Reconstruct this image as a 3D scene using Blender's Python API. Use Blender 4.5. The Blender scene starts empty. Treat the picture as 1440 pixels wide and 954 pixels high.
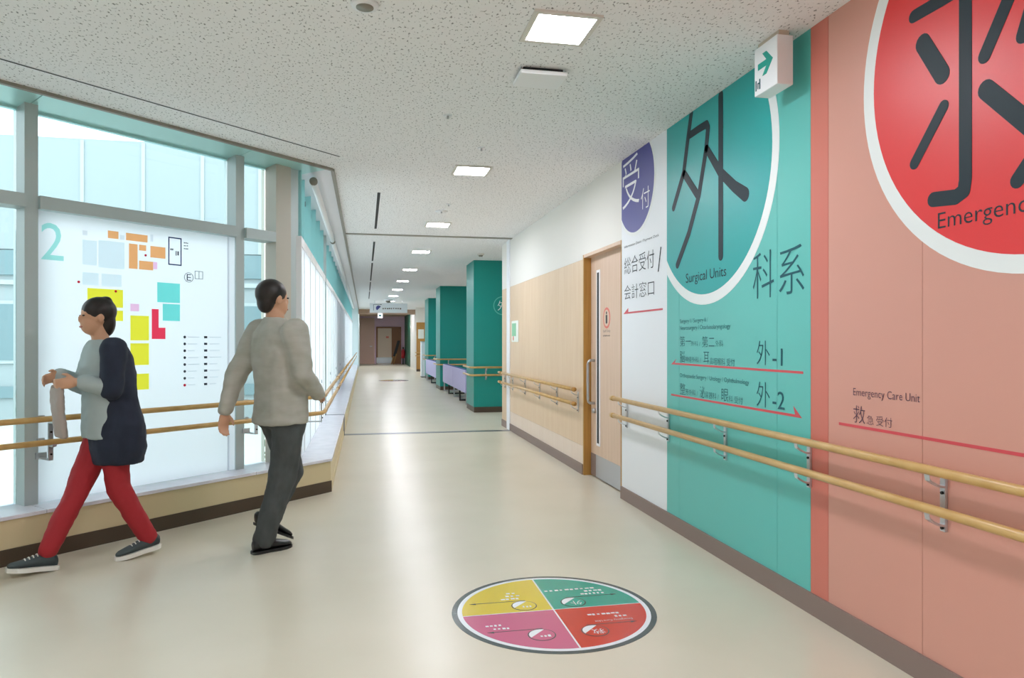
import bpy, bmesh, math, random
from mathutils import Vector, Matrix, noise
random.seed(7)
scn = bpy.context.scene
col = scn.collection
PI = math.pi

# ------------------------------------------------------------------ camera, sky, exposure
cam = bpy.data.cameras.new('camera')
cam.sensor_width = 36.0
cam.lens = 1005.0 / 1440.0 * 36.0
cam.shift_y = 4.0 / 1440.0
cam.clip_end = 300
camo = bpy.data.objects.new('camera', cam)
col.objects.link(camo)
camo.location = (0, 0, 1.28)
camo.rotation_euler = (PI / 2, 0, -math.atan(207.0 / 1005.0))
scn.camera = camo

world = bpy.data.worlds.new('overcast_sky')
scn.world = world
world.use_nodes = True
bg = world.node_tree.nodes['Background']
bg.inputs[0].default_value = (1.0, 0.965, 1.0, 1)
bg.inputs[1].default_value = 1.5
LAMP = 40.0                                   # strength of the ceiling luminaires
scn.view_settings.view_transform = 'Standard'
scn.view_settings.look = 'None'
scn.view_settings.gamma = 1
scn.view_settings.use_curve_mapping = False
scn.view_settings.exposure = 1.33
scn.cycles.use_denoising = True
scn.cycles.max_bounces = 12
scn.cycles.diffuse_bounces = 6
scn.cycles.transparent_max_bounces = 24

# ------------------------------------------------------------------ materials
def lin(c):
    if isinstance(c, str):
        c = c.lstrip('#')
        c = tuple(int(c[i:i + 2], 16) / 255 for i in (0, 2, 4))
    return tuple((v / 12.92 if v <= .04045 else ((v + .055) / 1.055) ** 2.4) for v in c)

MATS = {}
def mat(name, colr, rough=.5, metal=0.0, spec=.5, emit=0.0):
    m = bpy.data.materials.new(name)
    m.use_nodes = True
    b = m.node_tree.nodes['Principled BSDF']
    c = lin(colr) + (1,)
    b.inputs['Base Color'].default_value = c
    b.inputs['Roughness'].default_value = rough
    b.inputs['Metallic'].default_value = metal
    b.inputs['Specular IOR Level'].default_value = spec
    if emit:
        b.inputs['Emission Color'].default_value = c
        b.inputs['Emission Strength'].default_value = emit
    MATS[name] = m
    return m

def noise_mat(name, c1, c2, scale=(1, 1, 1), nscale=5, detail=3, lo=.4, hi=.6, rough=.5, bump=0.0, spec=.5, metal=0):
    m = mat(name, c1, rough, metal, spec)
    nt = m.node_tree
    b = nt.nodes['Principled BSDF']
    tc = nt.nodes.new('ShaderNodeTexCoord')
    mp = nt.nodes.new('ShaderNodeMapping')
    mp.inputs['Scale'].default_value = scale
    nz = nt.nodes.new('ShaderNodeTexNoise')
    nz.inputs['Scale'].default_value = nscale
    nz.inputs['Detail'].default_value = detail
    rp = nt.nodes.new('ShaderNodeValToRGB')
    rp.color_ramp.elements[0].position = lo
    rp.color_ramp.elements[1].position = hi
    rp.color_ramp.elements[0].color = lin(c1) + (1,)
    rp.color_ramp.elements[1].color = lin(c2) + (1,)
    L = nt.links
    L.new(tc.outputs['Object'], mp.inputs['Vector'])
    L.new(mp.outputs[0], nz.inputs['Vector'])
    L.new(nz.outputs['Fac'], rp.inputs['Fac'])
    L.new(rp.outputs[0], b.inputs['Base Color'])
    if bump:
        bp = nt.nodes.new('ShaderNodeBump')
        bp.inputs['Strength'].default_value = bump
        bp.inputs['Distance'].default_value = .003
        bp.invert = True
        L.new(rp.outputs['Color'], bp.inputs['Height'])
        L.new(bp.outputs[0], b.inputs['Normal'])
    return m

def glass_mat(name, tint):
    m = bpy.data.materials.new(name)
    m.use_nodes = True
    nt = m.node_tree
    for n in list(nt.nodes):
        if n.type == 'BSDF_PRINCIPLED':
            nt.nodes.remove(n)
    out = [n for n in nt.nodes if n.type == 'OUTPUT_MATERIAL'][0]
    t = nt.nodes.new('ShaderNodeBsdfTransparent')
    t.inputs[0].default_value = tint + (1,)
    g = nt.nodes.new('ShaderNodeBsdfGlossy')
    g.inputs['Roughness'].default_value = 0.02
    f = nt.nodes.new('ShaderNodeFresnel')
    f.inputs[0].default_value = 1.35
    mx = nt.nodes.new('ShaderNodeMixShader')
    nt.links.new(f.outputs[0], mx.inputs[0])
    nt.links.new(t.outputs[0], mx.inputs[1])
    nt.links.new(g.outputs[0], mx.inputs[2])
    nt.links.new(mx.outputs[0], out.inputs[0])
    MATS[name] = m
    return m

def film_mat(name, c, fac=.55):
    m = bpy.data.materials.new(name)
    m.use_nodes = True
    nt = m.node_tree
    for n in list(nt.nodes):
        if n.type == 'BSDF_PRINCIPLED':
            nt.nodes.remove(n)
    out = [n for n in nt.nodes if n.type == 'OUTPUT_MATERIAL'][0]
    d = nt.nodes.new('ShaderNodeBsdfDiffuse')
    t = nt.nodes.new('ShaderNodeBsdfTranslucent')
    d.inputs[0].default_value = lin(c) + (1,)
    t.inputs[0].default_value = lin(c) + (1,)
    mx = nt.nodes.new('ShaderNodeMixShader')
    mx.inputs[0].default_value = fac
    nt.links.new(d.outputs[0], mx.inputs[1])
    nt.links.new(t.outputs[0], mx.inputs[2])
    nt.links.new(mx.outputs[0], out.inputs[0])
    MATS[name] = m
    return m

noise_mat('floor_vinyl', '#d3ccba', '#ccc5b2', (1, 1, 1), 1.3, 4, .35, .65, rough=.3, spec=.5)
noise_mat('ceiling_board', '#eeeff1', '#86888b', (1, .55, 1), 84, 1.5, .61, .69, rough=.9, bump=.35, spec=.1)
mat('ceiling_plain', '#c4a996', .8)
mat('white_wall', '#e6e4de', .55)
mat('white_paint', '#eef0f4', .5)
mat('joint_metal', '#8a8f96', .35, .8)
noise_mat('maple', '#dfc6a8', '#d8bc9b', (9, 9, .35), 6, 4, .35, .65, rough=.42)
noise_mat('maple_pale', '#e6d5c6', '#e1cebd', (9, 9, .35), 6, 4, .35, .65, rough=.42)
noise_mat('door_wood', '#dabfa8', '#d2b59c', (9, 9, .3), 6, 4, .35, .65, rough=.4)
noise_mat('oak', '#b98a45', '#a87a38', (9, 9, .35), 6, 3, .35, .65, rough=.45)
noise_mat('rail_wood', '#c9a468', '#bf9859', (4, 4, 4), 3, 3, .35, .65, rough=.32)
mat('brown_base', '#4a3c2e', .45)
mat('taupe_base', '#84716a', .45)
mat('kerb_cream', '#cfc09a', .5)
noise_mat('sill_stone', '#dfe0ea', '#d6d7e2', (1, 1, 1), 8, 3, .35, .65, rough=.25)
mat('aluminium', '#b3b8b6', .38, .55)
mat('mullion_paint', '#b2bfc0', .45, .1)
mat('bracket_metal', '#cfd3d8', .28, .7)
mat('dark_steel', '#2a2624', .4, .5)
mat('steel', '#c4c6ca', .3, .85)
mat('trim_taupe', '#8d8a80', .5)
mat('soffit_metal', '#dfe3ea', .3, .3)
mat('soffit_teal_light', '#b4e2e2', .28, .25)  # teal light from the glass painted into the soffit colour
mat('post_beige', '#b9b6ab', .5)
glass_mat('teal_glass', (.86, .96, .965))
film_mat('white_film', '#fcfaff', .82)
film_mat('fin_glass', '#bfeaec', .6)
# wall graphics (satin printed sheet)
for n, c in dict(print_white='#e9edf2', print_teal_bg='#5abab2', print_teal='#00a2a1', print_salmon='#cf9484', print_strip='#cb6f5f',
                 print_red='#e01012', print_ring='#e8ecec', print_blue='#3c3f92', print_ink='#26343c', print_slate='#1f5660',
                 print_line='#cf3f4a', print_plum='#5a3f52').items():
    mat(n, c, .5 if n in ('print_ink', 'print_slate', 'print_plum') else .42, 0, .25 if n in ('print_ink', 'print_slate', 'print_plum') else .75)
mat('print_text_white', '#f2f4f6', .5)
for n, c in dict(map_orange='#ffbc80', map_blue='#eefaff', map_yellow='#fff64a', map_teal='#86ece6', map_red='#ff4a66', map_pink='#ffd0ee',
                 map_grey='#eceef4', map_numeral='#b4f2ec', map_ink='#5a5d6a', map_navy='#3a4a8c', map_dot='#e0365a').items():
    film_mat(n, c, .75)
for n, c in dict(disc_yellow='#d3bc2c', disc_teal='#009a88', disc_red='#c3301f', disc_pink='#c25a80', disc_dark='#3c4a4c', disc_white='#e4e8ee').items():
    mat(n, c, .22)
mat('column_teal', '#008c83', .4)
mat('lamp_panel', '#f8f8ff', .5, 0, .5, LAMP)
mat('lamp_frame', '#d8d6d0', .5)
mat('slot_dark', '#26282a', .7)
mat('sign_white', '#f1f1f5', .4)
mat('sign_green', '#0fa393', .4)
mat('sign_side', '#c9b8a8', .5)
mat('lavender', '#b9b4dd', .5)
mat('navy_fabric', '#2c4d8c', .7)
mat('pink_wall', '#dcc0d4', .6)
mat('mauve_door', '#d8b6a8', .5)
mat('beige_door', '#dcc8b4', .5)
mat('walnut', '#8a5c38', .5)
mat('green_dark', '#1d5a45', .5)
mat('pale_teal_wall', '#cfe3e6', .5)
mat('kick_steel', '#b9bcc2', .3, .7)
mat('extinguisher_red', '#b3202a', .35)
mat('facade_white', '#98a4a7', .6)
mat('facade_band', '#738c92', .6)
mat('facade_line', '#aab6b8', .6)
mat('outside_ground', '#c9cfca', .8)
noise_mat('leaf', '#3f7a52', '#6aa070', (1, 1, 1), 6, 2, .4, .6, rough=.6)
mat('twig', '#6a5a48', .7)
mat('skin', '#c99a7c', .5)
mat('hair', '#1d1512', .45)
mat('eye_dark', '#171311', .3)
mat('lip', '#a8655a', .5)
noise_mat('shirt_grey', '#b0afa7', '#a4a398', (1, 1, 3), 6, 3, .35, .65, rough=.8)
noise_mat('trousers_grey', '#4b4f50', '#3f4344', (2, 2, 1), 8, 3, .35, .65, rough=.8)
mat('shoe_black', '#18191b', .35)
noise_mat('coat_navy', '#1b2233', '#222a3c', (2, 2, 1), 8, 3, .35, .65, rough=.85)
mat('top_grey', '#a3b0b0', .8)
mat('trousers_red', '#a3202a', .75)
mat('sneaker_grey', '#3d474a', .6)
mat('sole_white', '#e8e6e0', .5)
mat('cloth_beige', '#a79b94', .85)
mat('paper', '#e6ece4', .6)
mat('paper_green', '#8fcaa4', .6)
mat('sticker_red', '#dc7468', .5)

# ------------------------------------------------------------------ mesh helpers
ORG = {}
class MB:
    def __init__(self):
        self.v, self.f = [], []
    def add(self, vs, fs):
        n = len(self.v)
        self.v += [tuple(p) for p in vs]
        self.f += [tuple(i + n for i in q) for q in fs]
        return self
    def fbox(self, f, a0, a1, b0, b1, c0, c1):
        vs = [f(a, b, c) for c in (c0, c1) for b in (b0, b1) for a in (a0, a1)]
        return self.add(vs, [(0, 2, 3, 1), (4, 5, 7, 6), (0, 1, 5, 4), (2, 6, 7, 3), (0, 4, 6, 2), (1, 3, 7, 5)])
    def box(self, x0, x1, y0, y1, z0, z1):
        return self.fbox(lambda a, b, c: (a, b, c), x0, x1, y0, y1, z0, z1)
    def sheet(self, f, a0, a1, b0, b1, c):
        return self.add([f(a0, b0, c), f(a1, b0, c), f(a1, b1, c), f(a0, b1, c)], [(0, 1, 2, 3)])
    def prism(self, poly, z0, z1):
        n = len(poly)
        vs = [(x, y, z0) for x, y in poly] + [(x, y, z1) for x, y in poly]
        fs = [tuple(range(n - 1, -1, -1)), tuple(range(n, 2 * n))]
        fs += [(i, (i + 1) % n, n + (i + 1) % n, n + i) for i in range(n)]
        return self.add(vs, fs)
    def fprism(self, f, poly, c0, c1):
        n = len(poly)
        vs = [f(a, b, c0) for a, b in poly] + [f(a, b, c1) for a, b in poly]
        fs = [tuple(range(n - 1, -1, -1)), tuple(range(n, 2 * n))]
        fs += [(i, (i + 1) % n, n + (i + 1) % n, n + i) for i in range(n)]
        return self.add(vs, fs)
    def tube(self, pts, r, n=10, flat=1.0, up=(0, 0, 1)):
        pts = [Vector(p) for p in pts]
        rs = r if isinstance(r, (list, tuple)) else [r] * len(pts)
        rings = []
        for i, p in enumerate(pts):
            d = (pts[min(i + 1, len(pts) - 1)] - pts[max(i - 1, 0)]).normalized()
            u = Vector(up)
            if abs(d.dot(u)) > .95:
                u = Vector((0, 1, 0)) if abs(d.y) < .9 else Vector((1, 0, 0))
            a = d.cross(u).normalized()
            b = a.cross(d).normalized()
            # mitre the joint so that bends keep their width
            k = 1.0
            if 0 < i < len(pts) - 1:
                d1 = (pts[i] - pts[i - 1]).normalized()
                k = 1 / max(.6, d.dot(d1))
            rings.append([p + a * (math.cos(t) * rs[i] * k) + b * (math.sin(t) * rs[i] * flat) for t in [2 * PI * j / n for j in range(n)]])
        return self.rings(rings)
    def rings(self, rings):
        n = len(rings[0])
        vs = [p for r in rings for p in r]
        fs = []
        for i in range(len(rings) - 1):
            for j in range(n):
                a, b = i * n + j, i * n + (j + 1) % n
                fs.append((a, b, b + n, a + n))
        fs.append(tuple(range(n - 1, -1, -1)))
        m = (len(rings) - 1) * n
        fs.append(tuple(range(m, m + n)))
        return self.add(vs, fs)
    def ball(self, c, rx, ry=None, rz=None, n=12, m=8, rot=None):
        ry = rx if ry is None else ry
        rz = rx if rz is None else rz
        c = Vector(c)
        vs, fs = [], []
        for i in range(1, m):
            ph = PI * i / m
            for j in range(n):
                th = 2 * PI * j / n
                q = Vector((math.sin(ph) * math.cos(th) * rx, math.sin(ph) * math.sin(th) * ry, math.cos(ph) * rz))
                if rot is not None:
                    q = rot @ q
                vs.append(c + q)
        top, bot = Vector((0, 0, rz)), Vector((0, 0, -rz))
        if rot is not None:
            top, bot = rot @ top, rot @ bot
        vs += [c + top, c + bot]
        t, b = len(vs) - 2, len(vs) - 1
        for j in range(n):
            fs.append((t, j, (j + 1) % n))
            k = (m - 2) * n
            fs.append((b, k + (j + 1) % n, k + j))
            for i in range(m - 2):
                a, a2 = i * n + j, i * n + (j + 1) % n
                fs.append((a, a + n, a2 + n, a2))
        return self.add(vs, fs)
    def mesh(self, name, origin=(0, 0, 0)):
        me = bpy.data.meshes.new(name)
        o = Vector(origin)
        me.from_pydata([tuple(Vector(p) - o) for p in self.v], [], self.f)
        bm = bmesh.new()
        bm.from_mesh(me)
        bmesh.ops.recalc_face_normals(bm, faces=bm.faces[:])
        bm.to_mesh(me)
        bm.free()
        return me
    def build(self, name, material, parent=None, smooth=False, bevel=0.0):
        if parent is not None:
            org = ORG[parent.name]
        else:
            xs, ys, zs = zip(*self.v)
            org = Vector(((min(xs) + max(xs)) / 2, (min(ys) + max(ys)) / 2, min(zs)))
        return link(name, self.mesh(name, org), material, parent, org, smooth, bevel)

def link(name, me, material, parent, org, smooth=False, bevel=0.0):
    ob = bpy.data.objects.new(name, me)
    col.objects.link(ob)
    me.materials.clear()
    me.materials.append(MATS[material])
    if smooth:
        me.polygons.foreach_set('use_smooth', [True] * len(me.polygons))
    if bevel:
        md = ob.modifiers.new('bevel', 'BEVEL')
        md.width = bevel
        md.segments = 2
        md.limit_method = 'ANGLE'
    if parent is not None:
        ob.parent = parent
    else:
        ob.location = org
    ORG[ob.name] = Vector(org)
    return ob

def thing(name, loc, label=None, cat=None, group=None, kind=None):
    e = bpy.data.objects.new(name, None)
    e.empty_display_size = .1
    col.objects.link(e)
    e.location = loc
    ORG[e.name] = Vector(loc)
    return tag(e, label, cat, group, kind)

def tag(o, label=None, cat=None, group=None, kind=None):
    if label: o['label'] = label
    if cat: o['category'] = cat
    if group: o['group'] = group
    if kind: o['kind'] = kind
    return o

def struct(o):
    o['kind'] = 'structure'
    return o

def copy_tree(o, parent=None, delta=None):
    c = o.copy()
    col.objects.link(c)
    c.parent = parent
    if delta is not None:
        c.location = Vector(o.location) + Vector(delta)
    ORG[c.name] = ORG[o.name] + (Vector(delta) if delta is not None else Vector())
    for ch in list(o.children):
        copy_tree(ch, c)
    return c

def relabel(o, label):
    o['label'] = label
    return o

# frames: right wall face (a = distance toward the viewer's right = -Y, b = height, c = out of the wall)
WX = 2.06
def RW(a, b, c): return (WX - c, -a, b)
r2 = math.sqrt(.5)
KX, KY = -.285, 6.29
def AW(t, off, z): return (KX + r2 * (t - off), KY + r2 * (t + off), z)      # the slanting window wall
def FL(a, b, c): return (a, b, c)

def clip(poly, axis, lim, keep_less):
    out = []
    for i in range(len(poly)):
        p, q = poly[i], poly[(i + 1) % len(poly)]
        ip = (p[axis] <= lim) if keep_less else (p[axis] >= lim)
        iq = (q[axis] <= lim) if keep_less else (q[axis] >= lim)
        if ip: out.append(p)
        if ip != iq:
            t = (lim - p[axis]) / (q[axis] - p[axis])
            out.append((p[0] + t * (q[0] - p[0]), p[1] + t * (q[1] - p[1])))
    return out

def circle(cx, cy, r, n=72):
    return [(cx + r * math.cos(2 * PI * i / n), cy + r * math.sin(2 * PI * i / n)) for i in range(n)]

def ribbon_polys(pts, w, n=8):
    """round-capped brush stroke as a list of convex polygons"""
    out = []
    for i in range(len(pts) - 1):
        p, q = Vector(pts[i]).to_2d(), Vector(pts[i + 1]).to_2d()
        w0 = w[i] if isinstance(w, list) else w
        w1 = w[i + 1] if isinstance(w, list) else w
        d = (q - p).normalized()
        a0 = math.atan2(d.y, d.x)
        poly = [(q.x + w1 / 2 * math.cos(a0 - PI / 2 + PI * k / n), q.y + w1 / 2 * math.sin(a0 - PI / 2 + PI * k / n)) for k in range(n + 1)]
        poly += [(p.x + w0 / 2 * math.cos(a0 + PI / 2 + PI * k / n), p.y + w0 / 2 * math.sin(a0 + PI / 2 + PI * k / n)) for k in range(n + 1)]
        out.append(poly)
    return out

def text_mesh(s, name):
    cu = bpy.data.curves.new(name, 'FONT')
    cu.body = s
    cu.resolution_u = 3
    cu.offset = -.010 if ord(max(s)) > 0x2fff else (-.007 if len(s) > 14 else 0.0)
    ob = bpy.data.objects.new(name, cu)
    col.objects.link(ob)
    dg = bpy.context.evaluated_depsgraph_get()
    me = bpy.data.meshes.new_from_object(ob.evaluated_get(dg))
    bpy.data.objects.remove(ob)
    bpy.data.curves.remove(cu)
    return me

def text(s, f, a0, a1, b0, b1, c, material, parent, name='lettering', rot=0):
    """flat lettering whose outline fills the rectangle a0..a1 x b0..b1 of frame f at depth c"""
    me = text_mesh(s, name)
    xs = [v.co.x for v in me.vertices]
    ys = [v.co.y for v in me.vertices]
    x0, x1, y0, y1 = min(xs), max(xs), min(ys), max(ys)
    org = ORG[parent.name]
    for v in me.vertices:
        u = (v.co.x - x0) / max(1e-6, x1 - x0)
        w = (v.co.y - y0) / max(1e-6, y1 - y0)
        if rot:
            u, w = 1 - u, 1 - w
        v.co = Vector(f(a0 + u * (a1 - a0), b0 + w * (b1 - b0), c)) - org
    me.update()
    return link(name, me, material, parent, org)

def marks(f, a0, a1, b0, b1, c, material, parent, n):
    """a row of print too fine to read: short dashes of uneven length"""
    mb = MB()
    step = (a1 - a0) / n
    for i in range(n):
        w = step * random.uniform(.45, .85)
        lo = b0 + (b1 - b0) * random.uniform(0, .25)
        hi = b1 - (b1 - b0) * random.uniform(0, .25)
        mb.fbox(f, a0 + i * step, a0 + i * step + w, lo, hi, c - .0006, c)
    o = mb.build('fine_print', material, parent)
    o['kind'] = 'stuff'
    return o

def remesh(mb, name, voxel, smooth=4):
    me = mb.mesh(name)
    ob = bpy.data.objects.new('temporary', me)
    col.objects.link(ob)
    md = ob.modifiers.new('r', 'REMESH')
    md.mode = 'VOXEL'
    md.voxel_size = voxel
    sm = ob.modifiers.new('s', 'SMOOTH')
    sm.iterations = smooth
    sm.factor = .5
    dg = bpy.context.evaluated_depsgraph_get()
    dg.update()
    out = bpy.data.meshes.new_from_object(ob.evaluated_get(dg))
    bpy.data.objects.remove(ob)
    bpy.data.meshes.remove(me)
    out.name = name
    return out

def soft(mb, name, material, parent, voxel=.01, smooth=4, folds=0.0, fs=9.0):
    me = remesh(mb, name, voxel, smooth)
    if folds:
        off = [v.normal * (noise.noise(Vector((v.co.x * fs, v.co.y * fs, v.co.z * fs * .55)) + Vector((3.1, 1.7, .4))) + .5 * noise.noise(v.co * fs * 2.3)) * folds for v in me.vertices]
        for v, d in zip(me.vertices, off):
            v.co = v.co + d
    org = ORG[parent.name]
    me.transform(Matrix.Translation(-org))
    return link(name, me, material, parent, org, True)

H = 2.76
# ------------------------------------------------------------------ floor and ceiling
floor_poly = [(-6.26, -3.2), (2.3, -3.2), (2.3, 10.6), (9.2, 10.6), (9.2, 31.2), (2.5, 31.2), (2.5, 42.2), (-.63, 42.2), (-.63, 6.44), (-6.26, .81)]
struct(MB().prism(floor_poly, -.12, 0).build('floor', 'floor_vinyl'))
ceil_poly = [(-6.01, -3.2), (2.3, -3.2), (2.3, 10.6), (9.2, 10.6), (9.2, 31.2), (2.5, 31.2), (2.5, 33), (-.285, 33), (-.285, 6.29), (-6.01, .565)]
struct(MB().prism(ceil_poly, H, H + .15).build('ceiling', 'ceiling_board'))
struct(MB().box(-.63, 2.5, 33, 42.2, H, H + .15).build('ceiling_lobby', 'ceiling_plain'))
struct(MB().box(-.28, 2.3, 33.3, 33.55, 2.55, H).build('wall_bulkhead', 'ceiling_plain'))
jt = struct(MB().box(-.285, 2.06, 9.96, 10.06, H - .008, H).build('trim_1', 'trim_taupe'))
tag(jt, 'expansion joint cover across the ceiling')
jf = struct(MB().box(-.285, 2.06, 10.05, 10.17, 0, .004).build('trim_2', 'joint_metal'))
tag(jf, 'grey metal expansion joint strip across the floor')

# soffit above the windows
sf = struct(thing('trim_3', AW(-3, .2, H)))
sf['label'] = 'pale metal soffit panels above the window wall'
T_MULL = [-.755, -2.22, -3.69, -5.16, -6.63, -8.1]
edges = [0.0] + T_MULL
def slope(q):
    return MB().add(q + [(p[0], p[1], H + .15) for p in q], [(0, 1, 2, 3), (7, 6, 5, 4), (0, 4, 5, 1), (1, 5, 6, 2), (2, 6, 7, 3), (3, 7, 4, 0)])
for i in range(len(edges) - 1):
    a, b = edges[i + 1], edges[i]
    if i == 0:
        slope([AW(a, 0, H), (KX, KY, H), (-.63, 6.44, H - .05), AW(a, .35, H - .05)]).build('soffit_panel', 'soffit_teal_light', sf)
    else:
        slope([AW(a, 0, H), AW(b - .006, 0, H), AW(b - .006, .35, H - .05), AW(a, .35, H - .05)]).build('soffit_panel', 'soffit_teal_light', sf)
y = 6.29
for k in range(9):
    y2 = (10.0, 13, 16, 19, 22, 25, 28, 31, 33.0)[k]
    if k == 0:
        slope([(KX, KY, H), (KX, y2 - .006, H), (-.63, y2 - .006, H - .05), (-.63, 6.44, H - .05)]).build('soffit_panel', 'soffit_metal', sf)
    else:
        slope([(KX, y, H), (KX, y2 - .006, H), (-.63, y2 - .006, H - .05), (-.63, y, H - .05)]).build('soffit_panel', 'soffit_metal', sf)
    y = y2
te = struct(thing('trim_4', (KX, KY, H)))
te['label'] = 'taupe edge strip around the ceiling opening'
MB().fbox(AW, -8.1, 0, -.03, 0, H - .02, H + .02).build('edge_strip', 'trim_taupe', te)
MB().box(KX, KX + .03, KY, 33, H - .02, H + .02).build('edge_strip', 'trim_taupe', te)

# ------------------------------------------------------------------ right wall with printed panels
wr = struct(thing('wall_right', (2.2, 1.2, 0)))
MB().box(2.075, 2.3, -3.2, 5.55, 0, H).build('wall_core', 'white_wall', wr)
panels = [('print_white', 4.654, 5.55), ('print_teal_bg', 4.458, 4.654), ('print_teal_bg', 3.297, 4.458), ('print_teal_bg', 3.018, 3.297), ('print_strip', 2.886, 3.018),
          ('print_salmon', 2.328, 2.886), ('print_salmon', 1.358, 2.328), ('print_salmon', .388, 1.358), ('white_wall', -.6, .388), ('white_wall', -1.9, -.6), ('white_wall', -3.2, -1.9)]
for m_, y0, y1 in panels:
    MB().box(2.06, 2.075, y0 + .0012, y1 - .0012, .1, H).build('panel', m_, wr)
bb = struct(MB().box(2.048, 2.075, -3.2, 5.55, 0, .1).build('baseboard_right', 'taupe_base'))
# wall beyond the door, wood cladding
wd = struct(thing('wall_wood', (2.2, 8.6, 0)))
MB().box(2.075, 2.3, 6.605, 10.75, 0, H).build('wall_core', 'white_wall', wd)
ys = [6.605, 7.5, 8.384, 9.27, 10.13]
for a, b in zip(ys, ys[1:]):
    MB().box(2.06, 2.075, a + .001, b - .001, .276, 2.075).build('panel', 'maple', wd)
for a, b in ((6.605, 8.384), (8.384, 10.13)):
    MB().box(2.06, 2.075, a + .001, b - .001, .1, .274).build('kick_panel', 'maple_pale', wd)
MB().box(2.06, 2.075, 6.605, 10.13, 2.077, H).build('upper_panel', 'white_wall', wd)
MB().box(2.045, 2.075, 10.13, 10.33, 0, H).build('white_pilaster', 'white_paint', wd, bevel=.004)
MB().box(2.06, 2.075, 10.331, 10.75, .1, 2.075).build('panel', 'maple', wd)
MB().box(2.06, 2.075, 10.331, 10.75, 2.077, H).build('upper_panel', 'white_wall', wd)
struct(MB().box(2.05, 2.075, 6.605, 10.75, 0, .1).build('baseboard_wood', 'taupe_base'))
# over the door
struct(MB().box(2.06, 2.3, 5.55, 6.605, 2.115, H).build('wall_over_door', 'white_wall'))
struct(MB().box(2.3, 9.2, 10.55, 10.75, 0, H).build('wall_waiting_near', 'white_wall'))
struct(MB().box(9.2, 9.4, 10.55, 31.2, 0, H).build('wall_waiting_right', 'white_wall'))
struct(MB().box(-6.26, 2.3, -3.4, -3.2, 0, H).build('wall_back', 'white_wall'))
struct(MB().box(-6.46, -6.26, -3.2, .81, 0, H).build('wall_left_near', 'white_wall'))

# sliding door
d1 = struct(thing('door_1', (2.13, 6.05, 0)))
fr = MB().box(2.058, 2.2, 6.575, 6.605, 0, 2.115).build('door_frame', 'oak', d1)
MB().box(2.058, 2.2, 5.55, 5.57, 0, 2.115).build('door_frame', 'oak', d1)
MB().box(2.058, 2.2, 5.57, 6.575, 2.085, 2.115).build('door_frame', 'door_wood', d1)
leaf = MB().box(2.13, 2.17, 5.575, 6.57, .012, 2.085).build('door_leaf', 'door_wood', d1)
MB().box(2.2, 2.22, 5.55, 6.605, 0, 2.115).build('door_backing', 'white_wall', d1)
MB().box(2.127, 2.131, 5.575, 6.42, .013, .22).build('kick_plate', 'kick_steel', d1)
MB().box(2.126, 2.131, 6.42, 6.565, .013, .22).build('kick_plate', 'taupe_base', d1)
wf = MB().box(2.125, 2.131, 6.30, 6.40, .31, 1.95).build('slit_window_frame', 'sign_white', d1)
MB().box(2.123, 2.126, 6.325, 6.375, .335, 1.925).build('pane', 'slot_dark', wf)
hp = MB().tube([(2.13, 6.47, 1.105), (2.085, 6.47, 1.105), (2.07, 6.47, 1.09), (2.065, 6.47, 1.07), (2.065, 6.47, .735), (2.07, 6.47, .715), (2.085, 6.47, .70), (2.13, 6.47, .70)], .013, 10)
hp.build('handle', 'steel', d1, True)
MB().tube([(2.131, 6.45, .63), (2.10, 6.45, .63)], .022, 14).build('lock', 'steel', d1, True)
st = MB().fprism(RW, circle(-6.12, 1.495, .095, 32), -.071, -.0685).build('sticker', 'sticker_red', d1)
tag(st, 'red round no-entry sticker')
MB().fprism(RW, circle(-6.12, 1.495, .075, 32), -.0695, -.068).build('sticker_disc', 'door_wood', st)
pm = MB().fprism(RW, circle(-6.12, 1.54, .014, 12), -.0695, -.0672)
pm.fprism(RW, [(-6.14, 1.445), (-6.10, 1.445), (-6.10, 1.522), (-6.14, 1.522)], -.0695, -.0672)
pm.build('figure_symbol', 'print_ink', st)
text('Staff Only', RW, -6.22, -6.02, 1.36, 1.39, -.0685, 'taupe_base', d1)
marks(RW, -6.22, -6.02, 1.328, 1.342, -.0685, 'taupe_base', d1, 9)

# ------------------------------------------------------------------ wall graphics
def pr(poly, c0, c1): return MB().fprism(RW, poly, c0, c1)
def circ_graphic(par, cy, cz, R, ring, ymax, fill):
    zt = H - .002
    for nm, rad, c, mt in (('ring', R, .0012, 'print_ring'), ('disc', R - ring, .0022, fill)):
        p = circle(-cy, cz, rad, 96)
        p = clip(p, 1, zt, True)
        p = clip(p, 0, -ymax, False)
        pr(p, .0002, c).build(nm, mt, par)
def strokes(par, data, w, c, mt, name='character'):
    mb = MB()
    for k, s in enumerate(data):
        pts = [(-a, b) for a, b in s]
        for i, poly in enumerate(ribbon_polys(pts, w[k] if isinstance(w, list) else w)):
            poly = clip(poly, 1, H - .003, True)
            if len(poly) > 2:
                mb.fprism(RW, poly, c - .0008, c + .00005 * ((k + i) % 5))
    return mb.build(name, mt, par)
def words(par, items, mt, c=.0015):
    for s, ya, yb, z0, z1 in items:
        text(s, RW, -ya, -yb, z0, z1, c, mt, par)

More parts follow.
